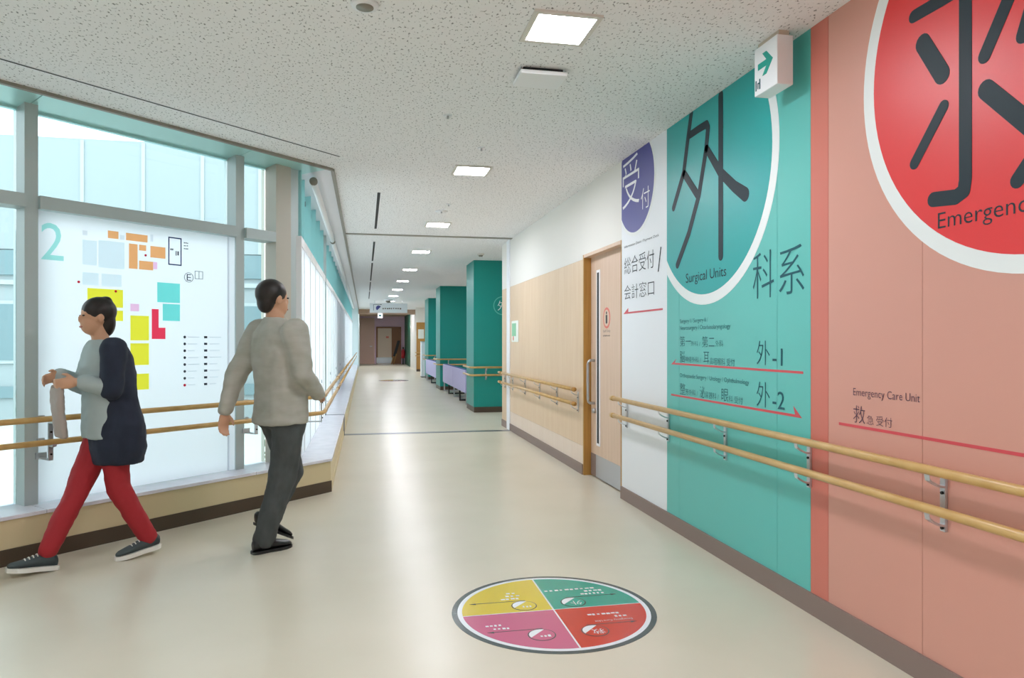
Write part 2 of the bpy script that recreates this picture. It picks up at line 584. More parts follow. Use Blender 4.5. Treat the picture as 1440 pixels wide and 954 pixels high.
g1 = thing('wall_graphic', (2.06, 5.1, 1.5), 'white wall panel sign with cropped blue circle beside the sliding door', 'wall sign')
circ_graphic(g1, 5.25, 2.51, .405, .03, 5.545, 'print_blue')
words(g1, [('受', 5.519, 5.158, 2.352, 2.743), ('付', 5.124, 4.954, 2.281, 2.439)], 'print_text_white', .0035)
words(g1, [('Information Desk / Payment Desk', 5.485, 4.79, 2.030, 2.056), ('総合受付', 5.485, 4.876, 1.822, 1.957), ('/', 4.812, 4.746, 1.783, 1.955), ('会計窓口', 5.485, 4.876, 1.619, 1.734)], 'print_ink')
pr([(-5.505, 1.505), (-4.726, 1.505), (-4.726, 1.518), (-5.40, 1.518), (-5.40, 1.55)], .0002, .0015).build('arrow_line', 'print_line', g1)

g2 = thing('wall_graphic', (2.06, 3.8, 1.3), 'teal wall graphic with big dark character in circle and surgery directions', 'wall sign')
circ_graphic(g2, 4.08, 2.315, .805, .065, 4.652, 'print_teal')
GAI = [[(4.269, 2.754), (4.314, 2.619), (4.381, 2.396), (4.539, 2.192)], [(4.288, 2.617), (4.163, 2.62), (4.06, 2.618), (4.041, 2.589), (4.067, 2.464), (4.163, 2.202), (4.306, 1.984), (4.479, 1.797)], [(4.374, 2.386), (4.17, 2.196)], [(3.882, 2.735), (3.882, 1.787)], [(4.061, 2.47), (3.885, 2.281), (3.723, 2.164), (3.604, 2.094)]]
strokes(g2, GAI, [.05, .05, .055, .056, [.05, .06, .066, .08]], .0034, 'print_ink')
words(g2, [('Surgical Units', 4.35, 3.816, 1.645, 1.725)], 'print_ink', .0032)
words(g2, [('科', 3.528, 3.325, 1.511, 1.759), ('系', 3.279, 3.065, 1.516, 1.754), ('外', 3.49, 3.363, 1.158, 1.286), ('-1', 3.338, 3.248, 1.159, 1.246), ('外', 3.49, 3.363, .935, 1.068), ('-2', 3.338, 3.23, .938, 1.028),
           ('Surgery I / Surgery II /', 4.443, 4.047, 1.396, 1.43), ('Neurosurgery / Otorhinolaryngology', 4.443, 3.773, 1.350, 1.386), ('第一', 4.443, 4.279, 1.249, 1.318), ('外科 /', 4.279, 4.150, 1.252, 1.285), ('第二', 4.123, 3.961, 1.245, 1.315), ('外科', 3.95, 3.859, 1.252, 1.29),
           ('脳', 4.443, 4.371, 1.142, 1.219), ('神経外科 /', 4.365, 4.14, 1.146, 1.185), ('耳', 4.105, 4.03, 1.147, 1.218), ('鼻咽喉科 受付', 4.022, 3.723, 1.141, 1.184),
           ('Orthopaedic Surgery / Urology / Ophthalmology', 4.443, 3.568, 1.037, 1.072), ('整', 4.443, 4.361, .932, 1.007), ('形外科 /', 4.355, 4.185, .934, .974), ('泌', 4.154, 4.088, .932, 1.002), ('尿器科 /', 4.083, 3.91, .934, .973), ('眼', 3.876, 3.796, .932, 1.005), ('科 受付', 3.79, 3.634, .932, .971)], 'print_slate')
pr([(-4.583, 1.126), (-3.075, 1.126), (-3.075, 1.138), (-4.53, 1.138), (-4.50, 1.165)], .0002, .0015).build('arrow_line', 'print_line', g2)
pr([(-4.583, .912), (-3.085, .912), (-3.155, .965), (-3.14, .925), (-4.583, .924)], .0002, .0015).build('arrow_line', 'print_line', g2)

g3 = thing('wall_graphic', (2.06, 2.0, 1.3), 'salmon wall graphic with bold dark character in red circle, emergency care', 'wall sign')
circ_graphic(g3, 1.84, 2.305, .81, .062, 9, 'print_red')
KYU = [[(2.368, 2.526), (2.231, 2.525), (1.90, 2.529)], [(2.128, 2.70), (2.128, 1.85), (2.135, 1.81), (2.17, 1.795), (2.272, 1.806)], [(2.323, 2.405), (2.231, 2.253)], [(2.224, 2.135), (2.365, 1.962)], [(1.954, 2.405), (2.049, 2.25)], [(2.043, 2.134), (1.904, 1.989), (1.849, 1.932)],
       [(1.80, 2.62), (1.834, 2.45), (1.904, 2.259)], [(1.84, 2.44), (1.45, 2.44)], [(1.56, 2.44), (1.64, 2.12), (1.925, 1.80)], [(1.80, 2.32), (1.66, 2.02), (1.42, 1.80)], [(1.98, 2.68), (1.92, 2.60)]]
strokes(g3, KYU, [.05, .055, .07, .046, .052, .066, .052, .052, .052, .055, .052], .0034, 'print_ink')
words(g3, [('Emergency Care Unit', 2.25, 1.44, 1.675, 1.752)], 'print_ink', .0032)
words(g3, [('Emergency Care Unit', 2.716, 2.339, 1.040, 1.082), ('救', 2.716, 2.642, .934, 1.008), ('急', 2.631, 2.59, .935, .973), ('受付', 2.575, 2.484, .936, .976)], 'print_plum')
pr([(-2.811, .912), (-1.2, .912), (-1.27, .965), (-1.255, .924), (-2.811, .924)], .0002, .0015).build('arrow_line', 'print_line', g3)

# ------------------------------------------------------------------ handrails
def bracket(par, f, a, z_up, z_lo, reach, material='bracket_metal'):
    """a wall bracket at position a along frame f: plate with two hooks, bolts as sub-parts. f(a, height, out)"""
    mb = MB()
    mb.fbox(f, a - .012, a + .012, z_lo - .085, z_up - .03, .001, .011)
    for z in (z_up, z_lo):
        pts = [(0.010, z - .062), (.03, z - .060), (reach - .012, z - .046), (reach + .004, z - .034), (reach + .008, z - .016)]
        for (c0, h0), (c1, h1) in zip(pts, pts[1:]):
            vs = [f(a + s * .012, hh, cc) for s in (-1, 1) for hh, cc in ((h0 - .004, c0), (h0 + .004, c0), (h1 + .004, c1), (h1 - .004, c1))]
            mb.add(vs, [(0, 1, 2, 3), (7, 6, 5, 4), (0, 4, 5, 1), (1, 5, 6, 2), (2, 6, 7, 3), (3, 7, 4, 0)])
    b = mb.build('bracket', material, par)
    bo = MB()
    for z in (z_up - .085, z_lo - .072):
        p0, p1 = f(a, z, .010), f(a, z, .017)
        bo.tube([p0, p1], .006, 8)
        bo.build('bolt', 'dark_steel', b)
        bo = MB()
    return b

UP, LO = .818, .678
hr = thing('handrail', (1.99, 3.5, .56), 'long double wooden handrail along the teal and salmon wall', 'handrail')
for z in (UP, LO):
    MB().tube([(1.99, -1.0, z), (1.99, 5.55, z)], .018, 14).build('rail', 'rail_wood', hr, True)
    MB().tube([(1.99, 5.54, z), (1.99, 5.60, z)], .021, 14).build('end_cap', 'rail_wood', hr, True)
b0 = bracket(hr, RW, -5.42, UP, LO, .07)
for k in range(1, 8):
    copy_tree(b0, hr, (0, -.8 * k, 0))
hw = thing('handrail', (1.99, 8.5, .56), 'double wooden handrail on the maple wall beyond the door', 'handrail')
for z in (UP, LO):
    MB().tube([(1.99, 6.74, z), (1.99, 10.66, z)], .018, 14).build('rail', 'rail_wood', hw, True)
    MB().tube([(1.99, 6.66, z), (1.99, 6.75, z)], .021, 14).build('end_cap', 'oak', hw, True)
    MB().tube([(1.99, 10.42, z), (1.99, 10.56, z)], .022, 14).build('sleeve', 'oak', hw, True)
b0 = bracket(hw, RW, -6.75, UP, LO, .07)
for k in range(1, 6):
    copy_tree(b0, hw, (0, .79 * k if k < 5 else 3.72, 0))

# ------------------------------------------------------------------ window wall
kl = struct(thing('wall_left', (-.45, 6.3, 0)))
MB().prism([AW(-8.1, 0, 0)[:2], (KX, KY), (-.63, 6.44), AW(-8.1, .35, 0)[:2]], 0, .262).build('kerb', 'kerb_cream', kl)
MB().prism([(KX, KY), (KX, 10.05), (-.63, 10.05), (-.63, 6.44)], 0, .262).build('kerb', 'kerb_cream', kl)
MB().box(-.63, KX, 10.05, 31.7, 0, .262).build('kerb', 'kerb_cream', kl)
for i in range(len(edges) - 1):
    a, b = edges[i + 1], edges[i]
    if i == 0:
        MB().prism([AW(a, -.012, 0)[:2], (KX + .012, KY - .005), (-.63, 6.44), AW(a, .35, 0)[:2]], .262, .285).build('sill_slab', 'sill_stone', kl, bevel=.003)
    else:
        MB().fbox(AW, a, b - .003, -.012, .35, .262, .285).build('sill_slab', 'sill_stone', kl, bevel=.003)
MB().prism([(KX + .012, KY - .005), (KX + .012, 10.02), (-.63, 10.02), (-.63, 6.44)], .262, .285).build('sill_slab', 'sill_stone', kl, bevel=.003)
y = 10.08
while y < 31.6:
    y2 = min(y + 3.0, 31.7)
    MB().box(-.63, KX + .012, y, y2 - .004, .262, .285).build('sill_slab', 'sill_stone', kl, bevel=.003)
    y = y2
MB().box(-.63, KX + .016, 10.02, 10.08, 0, .288).build('joint_cap', 'joint_metal', kl)
bl = struct(thing('baseboard_left', (KX, KY, 0)))
MB().fbox(AW, -8.1, .004, -.008, .004, 0, .095).build('board', 'brown_base', bl)
MB().box(KX - .004, KX + .008, KY, 31.7, 0, .06).build('board', 'kerb_cream', bl)

nwin = 0
def window_bay(f, a0, a1, film, mull_w):
    """one bay between a0 and a1; f(a, out, z): out grows to the outside"""
    global nwin
    nwin += 1
    w = struct(thing('window_%d' % nwin, f((a0 + a1) / 2, .25, .285)))
    MB().fbox(f, a0 - mull_w / 2, a0 + mull_w / 2, .19, .34, .285, 2.175 if film else H - .02).build('mullion', 'white_paint' if film else 'mullion_paint', w)
    if film:
        fin = MB().fbox(f, a0 - .008, a0 + .008, .19, .34, 2.175, H - .02).build('glass_fin', 'fin_glass', w)
        MB().fbox(f, a0 - .014, a0 + .014, .24, .30, 2.62, 2.67).build('clip', 'joint_metal', fin)
    b0, b1 = a0 + mull_w / 2, a1 - mull_w / 2
    MB().fbox(f, b0, b1, .188 if film else .16, .30, 2.095, 2.175).build('transom', 'white_paint' if film else 'mullion_paint', w)
    MB().fbox(f, b0, b1, .29, .33, H - .055, H - .03).build('head_frame', 'soffit_teal_light', w)
    MB().fbox(f, b0, b1, .30, .308, 2.175, H - .052).build('upper_pane', 'teal_glass', w)
    MB().fbox(f, b0, b1, .30, .308, .285, 2.095).build('lower_pane', 'teal_glass', w)
    if film:
        MB().sheet(lambda a, b, c: f(a, c, b), b0, b1, .287, 2.093, .196).build('film_panel', 'white_film', w)
    return w
for i in range(1, len(T_MULL)):
    window_bay(AW, T_MULL[i], T_MULL[i - 1], False, .075)
window_bay(AW, T_MULL[0], -.40, False, .075)
def CW(a, off, z): return (KX - off - .05, a, z)
yy = 6.62
k = 0
while yy < 31.4:
    window_bay(CW, yy, yy + .735, True, .05)
    yy += .735
    k += 1
window_bay(CW, 6.30, 6.62, True, .05)
cp = struct(thing('trim_5', (-.56, 6.22, .285)))
cp['label'] = 'grey corner post of the window wall'
MB().prism([AW(-.43, .17, 0)[:2], AW(-.28, .17, 0)[:2], AW(-.28, .36, 0)[:2], AW(-.43, .36, 0)[:2]], .285, H).build('post', 'post_beige', cp)
MB().prism([AW(-.277, .19, 0)[:2], AW(-.17, .19, 0)[:2], (-.64, 6.42), AW(-.277, .36, 0)[:2]], .285, H).build('post', 'mullion_paint', cp)
struct(MB().box(-.60, -.515, 10.02, 10.07, .285, H - .03).build('trim_6', 'mullion_paint'))
struct(MB().box(-.63, -.28, 31.7, 42.2, 0, H).build('wall_left_far', 'pale_teal_wall'))

# floor map on the glass
fm = thing('floor_map', AW(-1.5, .2, .29), 'large white floor map panel with numeral 2 and coloured room blocks', 'map board')
MB().sheet(lambda a, b, c: AW(a, c, b), -2.18, -.795, .29, 2.09, .2).build('sheet', 'white_film', fm)
MB().fbox(AW, -.862, -.85, .190, .196, .29, 2.09).build('edge_strip', 'map_grey', fm)
def MAPF(a, b, c): return AW(a, .196 - c, b)
BL = [('orange', -1.76, -1.69, 1.97, 2.02), ('orange', -1.64, -1.49, 1.97, 2.02), ('orange', -1.62, -1.56, 1.78, 1.95), ('orange', -1.55, -1.5, 1.91, 1.95), ('orange', -1.47, -1.36, 1.87, 1.95), ('orange', -1.55, -1.45, 1.78, 1.84), ('pink', -1.45, -1.42, 1.79, 1.84), ('blue', -1.92, -1.83, 1.78, 1.94), ('blue', -1.82, -1.65, 1.77, 1.95), ('blue', -1.92, -1.82, 1.65, 1.73), ('blue', -1.8, -1.67, 1.65, 1.73), ('yellow', -1.89, -1.66, 1.51, 1.63), ('yellow', -1.76, -1.66, 1.42, 1.49), ('yellow', -1.61, -1.48, 1.29, 1.46), ('yellow', -1.61, -1.48, 1.12, 1.27), ('yellow', -1.7, -1.66, 1.12, 1.27), ('yellow', -1.62, -1.48, 0.95, 1.06), ('pink', -1.61, -1.55, 1.49, 1.54), ('teal', -1.42, -1.25, 1.56, 1.7), ('teal', -1.38, -1.25, 1.43, 1.55), ('red', -1.46, -1.41, 1.38, 1.51), ('red', -1.46, -1.36, 1.3, 1.38), ('grey', -1.92, -1.89, 1.97, 2.0), ('grey', -1.68, -1.65, 1.97, 2.0), ('grey', -1.47, -1.45, 1.98, 2.03)]
for n, a, b, z0, z1 in BL:
    MB().sheet(MAPF, a, b, z0, z1, -.0025).build('room_block', 'map_' + n, fm)
text('2', MAPF, -2.165, -2.035, 1.79, 2.02, .0015, 'map_numeral', fm, 'numeral')
fb = MB()
for a, b, z0, z1 in ((-1.34, -1.24, 2.022, 2.03), (-1.34, -1.24, 1.83, 1.838), (-1.34, -1.333, 1.83, 2.03), (-1.247, -1.24, 1.83, 2.03)):
    fb.fbox(MAPF, a, b, z0, z1, 0, .0016)
fb.build('outline', 'map_navy', fm)
def mtext(s, a0, a1, z0, z1, m='map_ink'): text(s, MAPF, a0, a1, z0, z1, .0018, m, fm)
marks(MAPF, -1.325, -1.30, 1.935, 1.95, .0018, 'map_ink', fm, 2)
marks(MAPF, -1.285, -1.258, 1.90, 1.935, .0018, 'map_ink', fm, 2)
for z in (2.0, 1.98, 1.958):
    marks(MAPF, -1.222, -1.185, z - .005, z + .005, .0018, 'map_ink', fm, 3)
mb = MB()
for i in range(24):
    a0, a1 = 2 * PI * i / 24, 2 * PI * (i + 1) / 24
    mb.fprism(MAPF, [(-1.183 + q * math.cos(a), 1.751 + q * math.sin(a)) for q, a in ((.036, a0), (.036, a1), (.033, a1), (.033, a0))], 0, .0015)
mb.build('symbol_ring', 'map_ink', fm)
mtext('E', -1.20, -1.166, 1.727, 1.775)
mb = MB()
for a, b, z0, z1 in ((-1.135, -1.07, 1.80, 1.803), (-1.135, -1.07, 1.745, 1.748), (-1.135, -1.132, 1.745, 1.80), (-1.103, -1.10, 1.745, 1.80), (-1.073, -1.07, 1.745, 1.80)):
    mb.fbox(MAPF, a, b, z0, z1, 0, .0015)
mb.build('elevator_symbol', 'map_ink', fm)
for i in range(8):
    z = 1.315 - i * .05
    m = 'map_dot' if i == 7 else 'map_ink'
    mb = MB().fprism(MAPF, circle(-1.215, z, .010, 10), 0, .0015)
    mb.build('legend_icon', m, fm)
    mb = MB().fbox(MAPF, -1.06, -1.035, z - .008, z + .008, 0, .0015)
    mb.build('legend_icon', 'map_ink', fm)
    mb = MB().fbox(MAPF, -1.19, -1.19 + random.uniform(.05, .1), z - .003, z + .003, 0, .0012)
    mb.build('legend_line', 'map_grey', fm)
    mb = MB().fbox(MAPF, -1.015, -1.015 + random.uniform(.05, .1), z - .003, z + .003, 0, .0012)
    mb.build('legend_line', 'map_grey', fm)
for a, z in ((-1.945, 1.665), (-1.71, 1.618), (-1.506, 1.88)):
    MB().fprism(MAPF, circle(a, z, .008, 10), 0, .0025).build('marker_dot', 'map_dot', fm)

# left handrail: follows the slanting wall, then the corridor
hl = thing('handrail', AW(-1.5, .02, .56), 'double wooden handrail bending along the window wall', 'handrail')
RXL = -.34
for z in (UP, LO):
    MB().tube([AW(-7.9, .02, z), AW(-.16, .02, z), AW(-.08, .025, z), (RXL, 6.36, z), (RXL, 6.5, z), (RXL, 10.4, z)], .018, 12).build('rail', 'rail_wood', hl, True)
    MB().tube([(RXL, 10.4, z), (RXL, 31.2, z)], .018, 10).build('rail', 'rail_wood', hl, True)
    for yj in (9.4, 10.3):
        MB().tube([(RXL, yj, z), (RXL, yj + .14, z)], .022, 10).build('sleeve', 'oak', hl, True)
def LBR(f, a):
    mb = MB()
    mb.fbox(f, a - .03, a + .03, .178, .19, .56, .60)                       # foot on the mullion
    mb.fbox(f, a - .012, a + .012, .06, .185, .562, .572)                   # arm towards the room
    mb.fbox(f, a - .013, a + .013, .055, .067, .562, .79)
    for z in (UP, LO):
        mb.fbox(f, a - .012, a + .012, .012, .06, z - .03, z - .022)
        mb.fbox(f, a - .012, a + .012, .008, .030, z - .024, z - .014)
        mb.fbox(f, a - .02, a + .02, .18, .19, z - .03, z + .01)
    b = mb.build('bracket', 'bracket_metal', hl)
    for z in (.735, .60):
        MB().tube([f(a, .055, z), f(a, .048, z)], .006, 8).build('bolt', 'dark_steel', b)
for t in T_MULL[:5]:
    LBR(AW, t + .05)
def CB(a, off, z): return (RXL + .02 - off, a, z)
for k in range(9):
    LBR(CB, 6.62 + k * 1.47 * 1.5)

# tube rail under the soffit
for k, (ya, yb) in enumerate(((6.34, 9.98), (10.1, 30.5))):
    tr = thing('tube_rail', (-.43, (ya + yb) / 2, 2.62), ('white tube rail under the window soffit, nearest length', 'white tube rail under the window soffit, far length')[k], 'curtain rail')
    MB().tube([(-.43, ya, 2.655), (-.43, yb, 2.655)], .03, 14).build('tube', 'white_paint', tr, True)
    MB().tube([(-.43, ya - .015, 2.655), (-.43, ya + .015, 2.655)], .034, 14).build('end_cap', 'trim_taupe', tr, True)
    nb = 3 if k == 0 else 8
    for i in range(nb):
        yb_ = ya + .3 + (yb - ya - .6) * i / (nb - 1)
        MB().box(-.44, -.42, yb_ - .015, yb_ + .015, 2.68, H + .005).build('hanger', 'aluminium', tr)

# ------------------------------------------------------------------ ceiling fixtures
Ls = [3.25, 6.1, 9.0, 11.75, 14.7, 17.5, 20.4, 23.3, 26.3, 29.3]
cl0 = None
for i, yl in enumerate(Ls + [.4, -2.2]):
    lab = ['nearest square ceiling light panel, above the floor sign', 'second square ceiling light panel along the corridor', 'third square ceiling light panel, before the ceiling joint', 'first ceiling light panel beyond the ceiling joint', 'second ceiling light panel beyond the ceiling joint', 'third ceiling light panel beyond the ceiling joint', 'fourth ceiling light panel beyond the ceiling joint', 'fifth ceiling light panel beyond the ceiling joint', 'sixth ceiling light panel beyond the ceiling joint', 'farthest ceiling light panel of the corridor row', 'square ceiling light panel just behind the viewer', 'square ceiling light panel near the back wall'][i]
    if cl0 is None:
        cl0 = thing('ceiling_light', (.9, yl, H), lab, 'ceiling light', 'square ceiling lights in the corridor row')
        z0, z1 = H - .012, H
        fr_ = MB()
        for x0, x1, y0, y1 in ((.74, 1.06, yl - .165, yl - .14), (.74, 1.06, yl + .14, yl + .165), (.74, .765, yl - .14, yl + .14), (1.035, 1.06, yl - .14, yl + .14)):
            fr_.box(x0, x1, y0, y1, z0, z1)
        fr_.build('frame', 'lamp_frame', cl0)
        MB().box(.765, 1.035, yl - .14, yl + .14, H - .006, H - .001).build('diffuser', 'lamp_panel', cl0)
    else:
        relabel(copy_tree(cl0, None, (0, yl - Ls[0], 0)), lab)
for i, (xx, yy_) in enumerate(((4.6, 13.5), (4.6, 18.0), (4.6, 22.5), (4.6, 27), (7, 13.5), (7, 18.0), (7, 22.5), (7, 27), (-2.6, 1.5), (-2.6, -1.2), (.3, 35), (1.7, 35), (.3, 37.4), (1.7, 37.4))):  # unseen lamps added to brighten the waiting area, near side and far lobby
    o = copy_tree(cl0, None, (xx - .9, yy_ - Ls[0], 0))
    o['group'] = 'added square ceiling lights out of the corridor row'
    relabel(o, 'added unseen square ceiling light panel away from the corridor row')
sv = [(7.2, 9.5), (10.75, 13.3), (13.65, 17.6), (18.0, 21), (21.4, 25)]
svl = ['dark slot air vent in the ceiling before the joint', 'nearest slot vent beyond the ceiling joint', 'second slot vent beyond the ceiling joint', 'third slot vent beyond the ceiling joint', 'farthest slot vent beyond the ceiling joint']
for (a, b), lb in zip(sv, svl):
    e = thing('slot_vent', (.137, (a + b) / 2, H), lb, 'air vent', 'straight ceiling slot vents')
    MB().box(.122, .152, a, b, H - .002, H).build('slot', 'slot_dark', e)
    MB().box(.112, .122, a, b, H - .004, H).build('flange', 'white_paint', e)
    MB().box(.152, .162, a, b, H - .004, H).build('flange', 'white_paint', e)
e = thing('slot_vent', (-1.1, 4.95, H), 'long diagonal slot vent in the ceiling beside the window wall', 'air vent')
def SV(a, b, c): return (-.194 + r2 * (a - b), 5.859 + r2 * (a + b), c)
MB().fbox(SV, -5.5, 0, -.010, .010, H - .003, H).build('slot', 'slot_dark', e)
MB().fbox(SV, -5.5, .06, .010, .016, H - .003, H).build('flange', 'white_paint', e)
MB().fbox(SV, -5.5, .06, -.016, -.010, H - .003, H).build('flange', 'white_paint', e)
sp = thing('ceiling_speaker', (0, 3.2, H), 'round white ceiling speaker near the top edge', 'speaker')
MB().tube([(0, 3.2, H), (0, 3.2, H - .012)], [.062, .056], 24).build('bezel', 'white_paint', sp, True)
MB().tube([(0, 3.2, H - .006), (0, 3.2, H - .016)], .038, 20).build('grille', 'trim_taupe', sp, True)
bx = thing('ceiling_sensor', (.94, 3.83, H), 'white boxy sensor plate hung under the ceiling', 'sensor')
MB().box(.835, 1.055, 3.75, 3.93, H - .02, H).build('gap_shade', 'slot_dark', bx)  # dark box standing in for the shaded gap above the plate
MB().box(.815, 1.075, 3.725, 3.94, H - .042, H - .02).build('plate', 'white_paint', bx, bevel=.005)
for (xx, yy_), lb in zip(((.871, 5.38), (.882, 7.65), (.85, 8.08), (.53, 4.65)), ('small sprinkler head ahead of the second ceiling light', 'small sprinkler head ahead of the third ceiling light', 'flat white detector ahead of the third ceiling light', 'tiny ceiling stud beside the sensor plate')):
    e = thing('sprinkler', (xx, yy_, H), lb, 'sprinkler')
    MB().tube([(xx, yy_, H), (xx, yy_, H - .006)], .03 if 'flat' not in lb else .07, 16).build('rose', 'white_paint', e, True)
    MB().tube([(xx, yy_, H - .005), (xx, yy_, H - .026)], .008, 8).build('nozzle', 'steel', e)
e = thing('smoke_detector', (1.905, 11.85, H), 'small cream smoke detector above the nearest teal column', 'smoke detector')
MB().tube([(1.905, 11.85, H), (1.905, 11.85, H - .025)], [.06, .055], 16).build('base', 'lamp_frame', e, True)
MB().tube([(1.905, 11.85, H - .025), (1.905, 11.85, H - .05)], [.04, .03], 16).build('sensor', 'trim_taupe', e, True)
e = thing('dome_camera', (.80, 25.2, H), 'white dome camera on the far ceiling', 'camera')
MB().tube([(.80, 25.2, H), (.80, 25.2, H - .05)], [.16, .14], 20).build('base', 'white_paint', e, True)
MB().ball((.80, 25.2, H - .05), .09, .09, .08).build('dome', 'trim_taupe', e, True)

# direction sign box at the ceiling by the teal wall
e = thing('direction_sign', (1.95, 3.15, 2.5), 'small white box sign with green arrow under the ceiling', 'sign')
MB().box(1.905, 1.99, 3.05, 3.25, 2.50, 2.735).build('box', 'sign_white', e, bevel=.004)
MB().box(1.92, 1.975, 3.06, 3.24, 2.735, H).build('mount', 'sign_side', e)
def SF(a, b, c): return (1.905 - c, -a, b)
MB().fprism(SF, [(-3.215, 2.62), (-3.215, 2.65), (-3.14, 2.65), (-3.175, 2.69), (-3.14, 2.69), (-3.085, 2.636), (-3.14, 2.58), (-3.175, 2.58), (-3.14, 2.62)], .0002, .002).build('arrow', 'sign_green', e)
sy = MB()
for a0, a1, b0, b1 in ((-3.237, -3.229, 2.525, 2.575), (-3.203, -3.195, 2.525, 2.575), (-3.219, -3.213, 2.53, 2.56), (-3.219, -3.203, 2.553, 2.559)):
    sy.fbox(SF, a0, a1, b0, b1, .0002, .002)
tag(sy.build('small_symbol', 'print_slate', e), kind='stuff')

# poster on the wood wall
e = thing('poster', (2.05, 9.77, 1.27), 'small framed poster on the maple wall', 'poster')
MB().box(2.05, 2.06, 9.55, 9.98, 1.28, 1.575).build('sheet', 'paper', e)
MB().box(2.048, 2.051, 9.68, 9.95, 1.36, 1.54).build('green_print', 'paper_green', e)
MB().fprism(RW, circle(-9.86, 1.33, .035, 16), .0095, .0125).build('red_print', 'sticker_red', e)

# ------------------------------------------------------------------ floor signs
def floor_sign(cx, cy, R, label, detail):
    e = thing('floor_sign', (cx, cy, 0), label, 'floor sign')
    MB().prism(circle(cx, cy, R, 96), .0003, .0012).build('rim', 'disc_dark', e)
    MB().prism(circle(cx, cy, R * .945, 96), .0008, .0018).build('white_ring', 'disc_white', e)
    g = .004
    for nm, sx, sy in (('disc_yellow', -1, 1), ('disc_teal', 1, 1), ('disc_red', 1, -1), ('disc_pink', -1, -1)):
        p = circle(cx, cy, R * .90, 96)
        p = clip(p, 0, cx + sx * g, sx < 0)
        p = clip(p, 1, cy + sy * g, sy < 0)
        MB().prism(p, .001, .0024).build('quadrant', nm, e)
    if detail:
        # emblem centre, arrow tip x, colour, readable character, rows of fine print (x from, x to, dashes), readable caption
        data = [(.755, 3.375, .498, 'disc_yellow', None, [(.66, .76, 4), (.69, .77, 3), (.70, .76, 2)], None),
                (1.001, 3.373, 1.247, 'disc_teal', '外', [(1.07, 1.20, 6), (1.10, 1.20, 4), (.90, 1.17, 10)], None),
                (.998, 3.021, 1.219, 'disc_red', '救', [(1.14, 1.20, 3), (1.02, 1.18, 7)], 'Emergency Care Unit'),
                (.756, 3.024, .526, 'disc_pink', None, [(.56, .64, 4), (.53, .61, 4)], None)]
        for x, y, xa, mt, ch, rows, cap in data:
            MB().prism(circle(x, y, .062, 32), .002, .003).build('emblem_ring', 'disc_dark', e)
            MB().prism(circle(x, y, .057, 32), .0026, .0036).build('emblem', mt, e)
            half = [p for p in circle(x, y, .056, 64) if (p[1] - y) - (p[0] - x) > .024]
            MB().prism(half, .0032, .0041).build('emblem_half', 'disc_white', e)
            if ch:
                text(ch, FL, x - .016, x + .040, y - .040, y + .012, .0043, 'disc_white', e, rot=1)
            else:
                marks(FL, x - .010, x + .040, y - .028, y - .006, .0043, 'disc_white', e, 3)
            s = 1 if xa > x else -1
            ya = y + .068
            MB().prism([(x - s * .02, ya - .003), (xa - s * .03, ya - .003), (xa - s * .03, ya - .012), (xa, ya), (xa - s * .03, ya + .006), (xa - s * .03, ya + .001), (x - s * .02, ya + .001)][::s], .0022, .0032).build('arrow', 'disc_dark', e)
            zb = ya + .022
            if cap:
                text(cap, FL, 1.03, 1.21, zb, zb + .022, .0032, 'disc_white', e, rot=1)
                zb += .042
            for a0, a1, n in rows:
                marks(FL, a0, a1, zb, zb + .02, .0032, 'disc_white', e, n)
                zb += .038
    return e
floor_sign(.882, 3.30, .484, 'round floor sign in four coloured quadrants, in the foreground', True)
floor_sign(.93, 23.9, .49, 'small-looking distant round floor sign far down the corridor', False)

# ------------------------------------------------------------------ columns, benches, far corridor
def column(x0, x1, y0, y1, label, rail_label):
    e = thing('column', ((x0 + x1) / 2, (y0 + y1) / 2, 0), label, 'column', 'teal columns')
    MB().box(x0, x1, y0, y1, .1, H).build('shaft', 'column_teal', e)
    MB().box(x0 + .006, x1, y0 + .006, y1, 0, .1).build('plinth', 'brown_base', e)
    MB().box(x0 + .09, x1, y0 - .004, y0, .12, .33).build('kick_panel', 'column_teal', e)
    h_ = thing('handrail', (x0, y0, .56), rail_label, 'handrail')
    for z in (UP, LO):
        MB().tube([(x0 - .07, y1 - .1, z), (x0 - .07, y0 + .02, z), (x0 - .06, y0 - .05, z), (x0 - .02, y0 - .07, z), (x0 + .05, y0 - .07, z), (x1, y0 - .07, z)], .018, 12).build('rail', 'rail_wood', h_, True)
    def CF(a, b, c): return (a, y0 - c, b)
    bracket(h_, CF, x0 + .22, UP, LO, .07)
    return e
c1 = column(1.93, 2.75, 12.8, 13.74, 'nearest teal column with round sign, behind the maple wall', 'double handrail wrapped around the nearest teal column')
column(1.95, 2.75, 18.9, 20.0, 'middle teal column between the two lavender benches', 'double handrail wrapped around the middle teal column')
column(2.10, 2.9, 24.2, 25.6, 'farthest teal column behind the far lavender bench', 'double handrail wrapped around the farthest teal column')
e = thing('column_sign', (2.46, 12.8, 1.94), 'round outlined character sign on the nearest teal column', 'sign')
def C1(a, b, c): return (a, 12.8 - c, b)
mb = MB()
for i in range(40):
    a0, a1 = 2 * PI * i / 40, 2 * PI * (i + 1) / 40
    mb.fprism(C1, [(2.46 + q * math.cos(a), 1.94 + q * math.sin(a)) for q, a in ((.17, a0), (.17, a1), (.155, a1), (.155, a0))], 0, .003)
mb.build('ring', 'print_teal_bg', e)
text('外', C1, 2.37, 2.55, 1.85, 2.03, .003, 'print_text_white', e)

